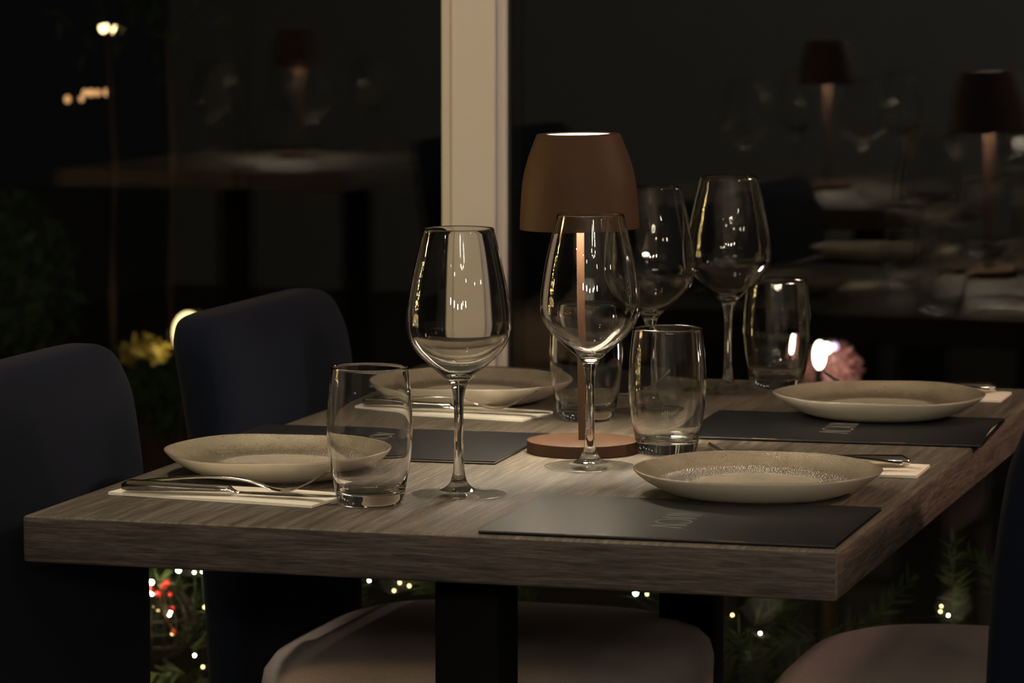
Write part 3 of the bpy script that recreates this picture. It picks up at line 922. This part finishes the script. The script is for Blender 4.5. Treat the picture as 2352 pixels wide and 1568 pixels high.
bs_ = empty('berry_sprig', ray(372, 1352, ydepth(372)), 0, 'sprig of shiny red berries in the garland below the left table corner', 'berries')
BI = Matrix.Translation(-bs_.location)
for x, y in ((375, 1345), (363, 1364), (381, 1339), (344, 1349), (399, 1451), (396, 1397), (390, 1366)):
    bm = BM(); ball(bm, ray(x, y, ydepth(x) + .01), .0052 if y < 1366 else .0036, 14, 10); o = link_mesh('berry', bm, M['berry'], bs_); o.matrix_parent_inverse = BI
bm = BM()
for x, y in ((375, 1345), (363, 1364), (344, 1349), (399, 1451), (396, 1397)):
    tube(bm, [ray(x, y, ydepth(x) + .014), ray((x + 385) / 2, (y + 1420) / 2, ydepth(x) + .03), ray(388, 1440, ydepth(388) + .04)], .0009, 5)
o = link_mesh('stalk', bm, M['twig'], bs_); o.matrix_parent_inverse = BI

bk = empty('wicker_ball', ray(356, 1428, ydepth(356) + .09), 0, 'dark woven wicker ball among the garland at the lower left', 'wicker ball')
bm = BM()
for k in range(6):
    z = -.045 + .018 * k; r = math.sqrt(max(.055 ** 2 - z * z, 1e-4))
    tube(bm, [(r * math.cos(a), r * math.sin(a), z) for a in [2 * math.pi * j / 24 for j in range(25)]], .0022, 5, False)
for k in range(10):
    a = math.pi * k / 10
    tube(bm, [(.056 * math.cos(b) * math.cos(a), .056 * math.cos(b) * math.sin(a), .056 * math.sin(b)) for b in [2 * math.pi * j / 24 for j in range(25)]], .0018, 5, False)
link_mesh('lattice', bm, simple('dark_wicker', (0.02, 0.012, 0.008), 0.7), bk)

# globe lantern and lit leaves in the garden, left
gl = empty('garden_globe_light', ray(428, 905, 8.2), 0, 'round glowing garden light outside, half hidden by the far left chair', 'garden light')
GI = Matrix.Translation(-gl.location)
bm = BM(); ball(bm, ray(433, 765, 8.2), .036, 20, 14, (1, 1, 1.35))
o = link_mesh('globe', bm, glow('globe_glow', (1.0, 0.78, 0.36), 2.6), gl); o.matrix_parent_inverse = GI
bm = BM(); tube(bm, [ray(432, 798, 8.2), (ray(432, 798, 8.2).x, 8.2, -.02)], .012, 10)
o = link_mesh('post', bm, M['black_steel'], gl); o.matrix_parent_inverse = GI
ld = bpy.data.lights.new('globe_beam', 'POINT'); ld.energy = .26; ld.color = (1, .78, .36); ld.shadow_soft_size = .04
lo = bpy.data.objects.new('globe_beam', ld); COL.objects.link(lo); lo.parent = gl; lo.matrix_parent_inverse = GI; lo.location = ray(420, 775, 8.05)
def bush(name, center, r, m, n, lsize, label, cat, seed):
    rd = random.Random(seed)
    e = empty(name, (center[0], center[1], -.02), 0, label, cat)
    bm = BM(); z0 = center[2] + .02
    for k in range(n):
        d = Vector((rd.gauss(0, 1), rd.gauss(0, 1), rd.gauss(0, 1))).normalized() * (rd.random() ** .4)
        p = Vector((d.x * r[0], d.y * r[1], z0 + d.z * r[2]))
        x = Vector((rd.gauss(0, 1), rd.gauss(0, 1), rd.gauss(0, 1))).normalized(); y = x.orthogonal().normalized()
        s = lsize * rd.uniform(.6, 1.3)
        vs_ = [bm.verts.new(q) for q in (p - x * s, p + y * s * .45, p + x * s, p - y * s * .45)]
        bm.faces.new(vs_)
    link_mesh('foliage', bm, m, e, None, False)
    bm = BM()
    for k in range(6):
        a = k * 1.05
        tube(bm, [(0, 0, 0), (r[0] * .5 * math.cos(a), r[1] * .5 * math.sin(a), z0)], [.012, .004], 6)
    link_mesh('stem', bm, M['twig'], e)
    return e
M['yleaf'] = leaf_mat('yellow_green_leaf', (0.35, 0.28, 0.05), (0.55, 0.42, 0.10))
M['dleaf'] = leaf_mat('dark_green_leaf', (0.02, 0.045, 0.018), (0.05, 0.09, 0.035))
bush('low_shrub', ray(335, 812, 8.1), (.055, .08, .035), M['yleaf'], 130, .022, 'small yellow lit shrub outside beside the glowing garden light', 'shrub', 3)
bush('garden_bush', ray(20, 660, 8.6), (.16, .2, .22), M['dleaf'], 700, .04, 'faint dark green bush outside at the left frame edge', 'bush', 4)
bush('ground_shrub', ray(395, 905, 7.6), (.10, .12, .07), M['dleaf'], 260, .03, 'dark shrub outside under the glowing garden light', 'shrub', 6)
for x, y0, y1, lab in ((264, 640, 850, 'thin pinkish lit tree trunk outside, above the near left chair'), (398, 690, 850, 'thin tree trunk outside just left of the glowing garden light')):
    YD = 8.4 if x < 300 else 8.75
    e = empty('young_tree', (ray(x, 800, YD).x, YD, -.02), 0, lab, 'tree', 'young trees in the garden')
    p0 = ray(x, 800, 8.4)
    bm = BM(); tube(bm, [(0, 0, 0), (-.006, 0, .45), (.004, 0, .75), (-.01, 0, 1.05)], [.014, .012, .010, .006], 8)
    link_mesh('trunk', bm, simple('pale_bark', (0.07, 0.038, 0.031), 0.9), e)
    bm = BM(); rd = random.Random(x)
    for k in range(120):
        p = Vector((rd.uniform(-.13, .13), rd.uniform(-.13, .13), 1.3 + rd.gauss(0, .15)))
        x_ = Vector((rd.gauss(0, 1), rd.gauss(0, 1), rd.gauss(0, 1))).normalized(); y_ = x_.orthogonal().normalized()
        bm.faces.new([bm.verts.new(q) for q in (p - x_ * .03, p + y_ * .014, p + x_ * .03, p - y_ * .014)])
    link_mesh('foliage', bm, M['dleaf'], e, None, False)
# pink flowers with a candle light, right
PY = 6.6
fb = bush('flower_bush', ray(1912, 852, PY), (.052, .06, .052), leaf_mat('pink_petal', (0.62, 0.27, 0.25), (0.80, 0.44, 0.42), 0.7), 2600, .0085, 'pink flowering bush outside lit by a small bright garden spotlight', 'flower bush', 9)
gs = empty('garden_spotlight', (ray(1884, 820, PY - .1).x, PY - .1, -.02), 0, 'small bright white garden spotlight outside among the pink flowers', 'garden light')
g_l = gs.location
q = ray(1882, 815, PY - .1) - g_l
bm = BM(); ball(bm, q, .0115, 16, 12, (1, 1, 2.2)); ball(bm, q + Vector((.012, 0, .012)), .010, 14, 10)
link_mesh('bulb', bm, glow('spot_white', (1.0, 0.86, 0.66), 9), gs)
bm = BM(); ball(bm, q + Vector((.027, .01, .014)), .0075, 14, 10)
link_mesh('violet_bulb', bm, glow('spot_violet', (0.72, 0.42, 1.0), 1.6), gs)
bm = BM(); tube(bm, [(q.x, q.y + .012, 0), (q.x, q.y + .012, q.z)], .006, 8); link_mesh('stake', bm, M['black_steel'], gs)
ld = bpy.data.lights.new('garden_beam', 'POINT'); ld.energy = .42; ld.color = (1, .82, .66); ld.shadow_soft_size = .02
lo = bpy.data.objects.new('garden_beam', ld); COL.objects.link(lo); lo.parent = gs; lo.location = q + Vector((0, -.07, .0))
# festoon bulbs far away, upper left
def festoon(rows, Y, m, r, label, sag):
    e = empty('festoon_light_string', ray(rows[0][0], rows[0][1], Y), 0, label, 'string lights')
    I = Matrix.Translation(-e.location)
    for x, y, sc in rows:
        bm = BM(); ball(bm, ray(x, y, Y), r * sc, 14, 10, (1, 1, 1.25)); o = link_mesh('bulb', bm, m, e); o.matrix_parent_inverse = I
    xs = [rows[0][0] - 500] + [q[0] for q in rows] + [rows[-1][0] + 300]
    ys = [rows[0][1] - 260] + [q[1] - 9 for q in rows] + [rows[-1][1] - 260]
    bm = BM(); tube(bm, [ray(a, b, Y + .02) for a, b in zip(xs, ys)], .002, 5); o = link_mesh('cable', bm, M['black_steel'], e); o.matrix_parent_inverse = I
    for sx, sy in ((xs[0], ys[0]), (xs[-1], ys[-1])):
        p = ray(sx, sy, Y + .02)
        bm = BM(); tube(bm, [(p.x, p.y, -.02), (p.x, p.y, p.z + .02)], .015, 8); o = link_mesh('post', bm, M['black_steel'], e); o.matrix_parent_inverse = I
    return e
festoon([(238, 63, 1.0), (267, 71, .95)], 10.5, glow('festoon_bright', (1.0, 0.72, 0.36), 7), .0125, 'pair of bright amber bulbs outside at the upper left', .3)
festoon([(155, 228, 1.0), (187, 227, .8), (195, 213, .9), (209, 213, 1.0), (224, 213, .9), (244, 212, 1.0)], 10.2, glow('festoon_dim', (1.0, 0.50, 0.20), 1.1), .0085, 'row of six small orange bulbs outside at the upper left', .3)
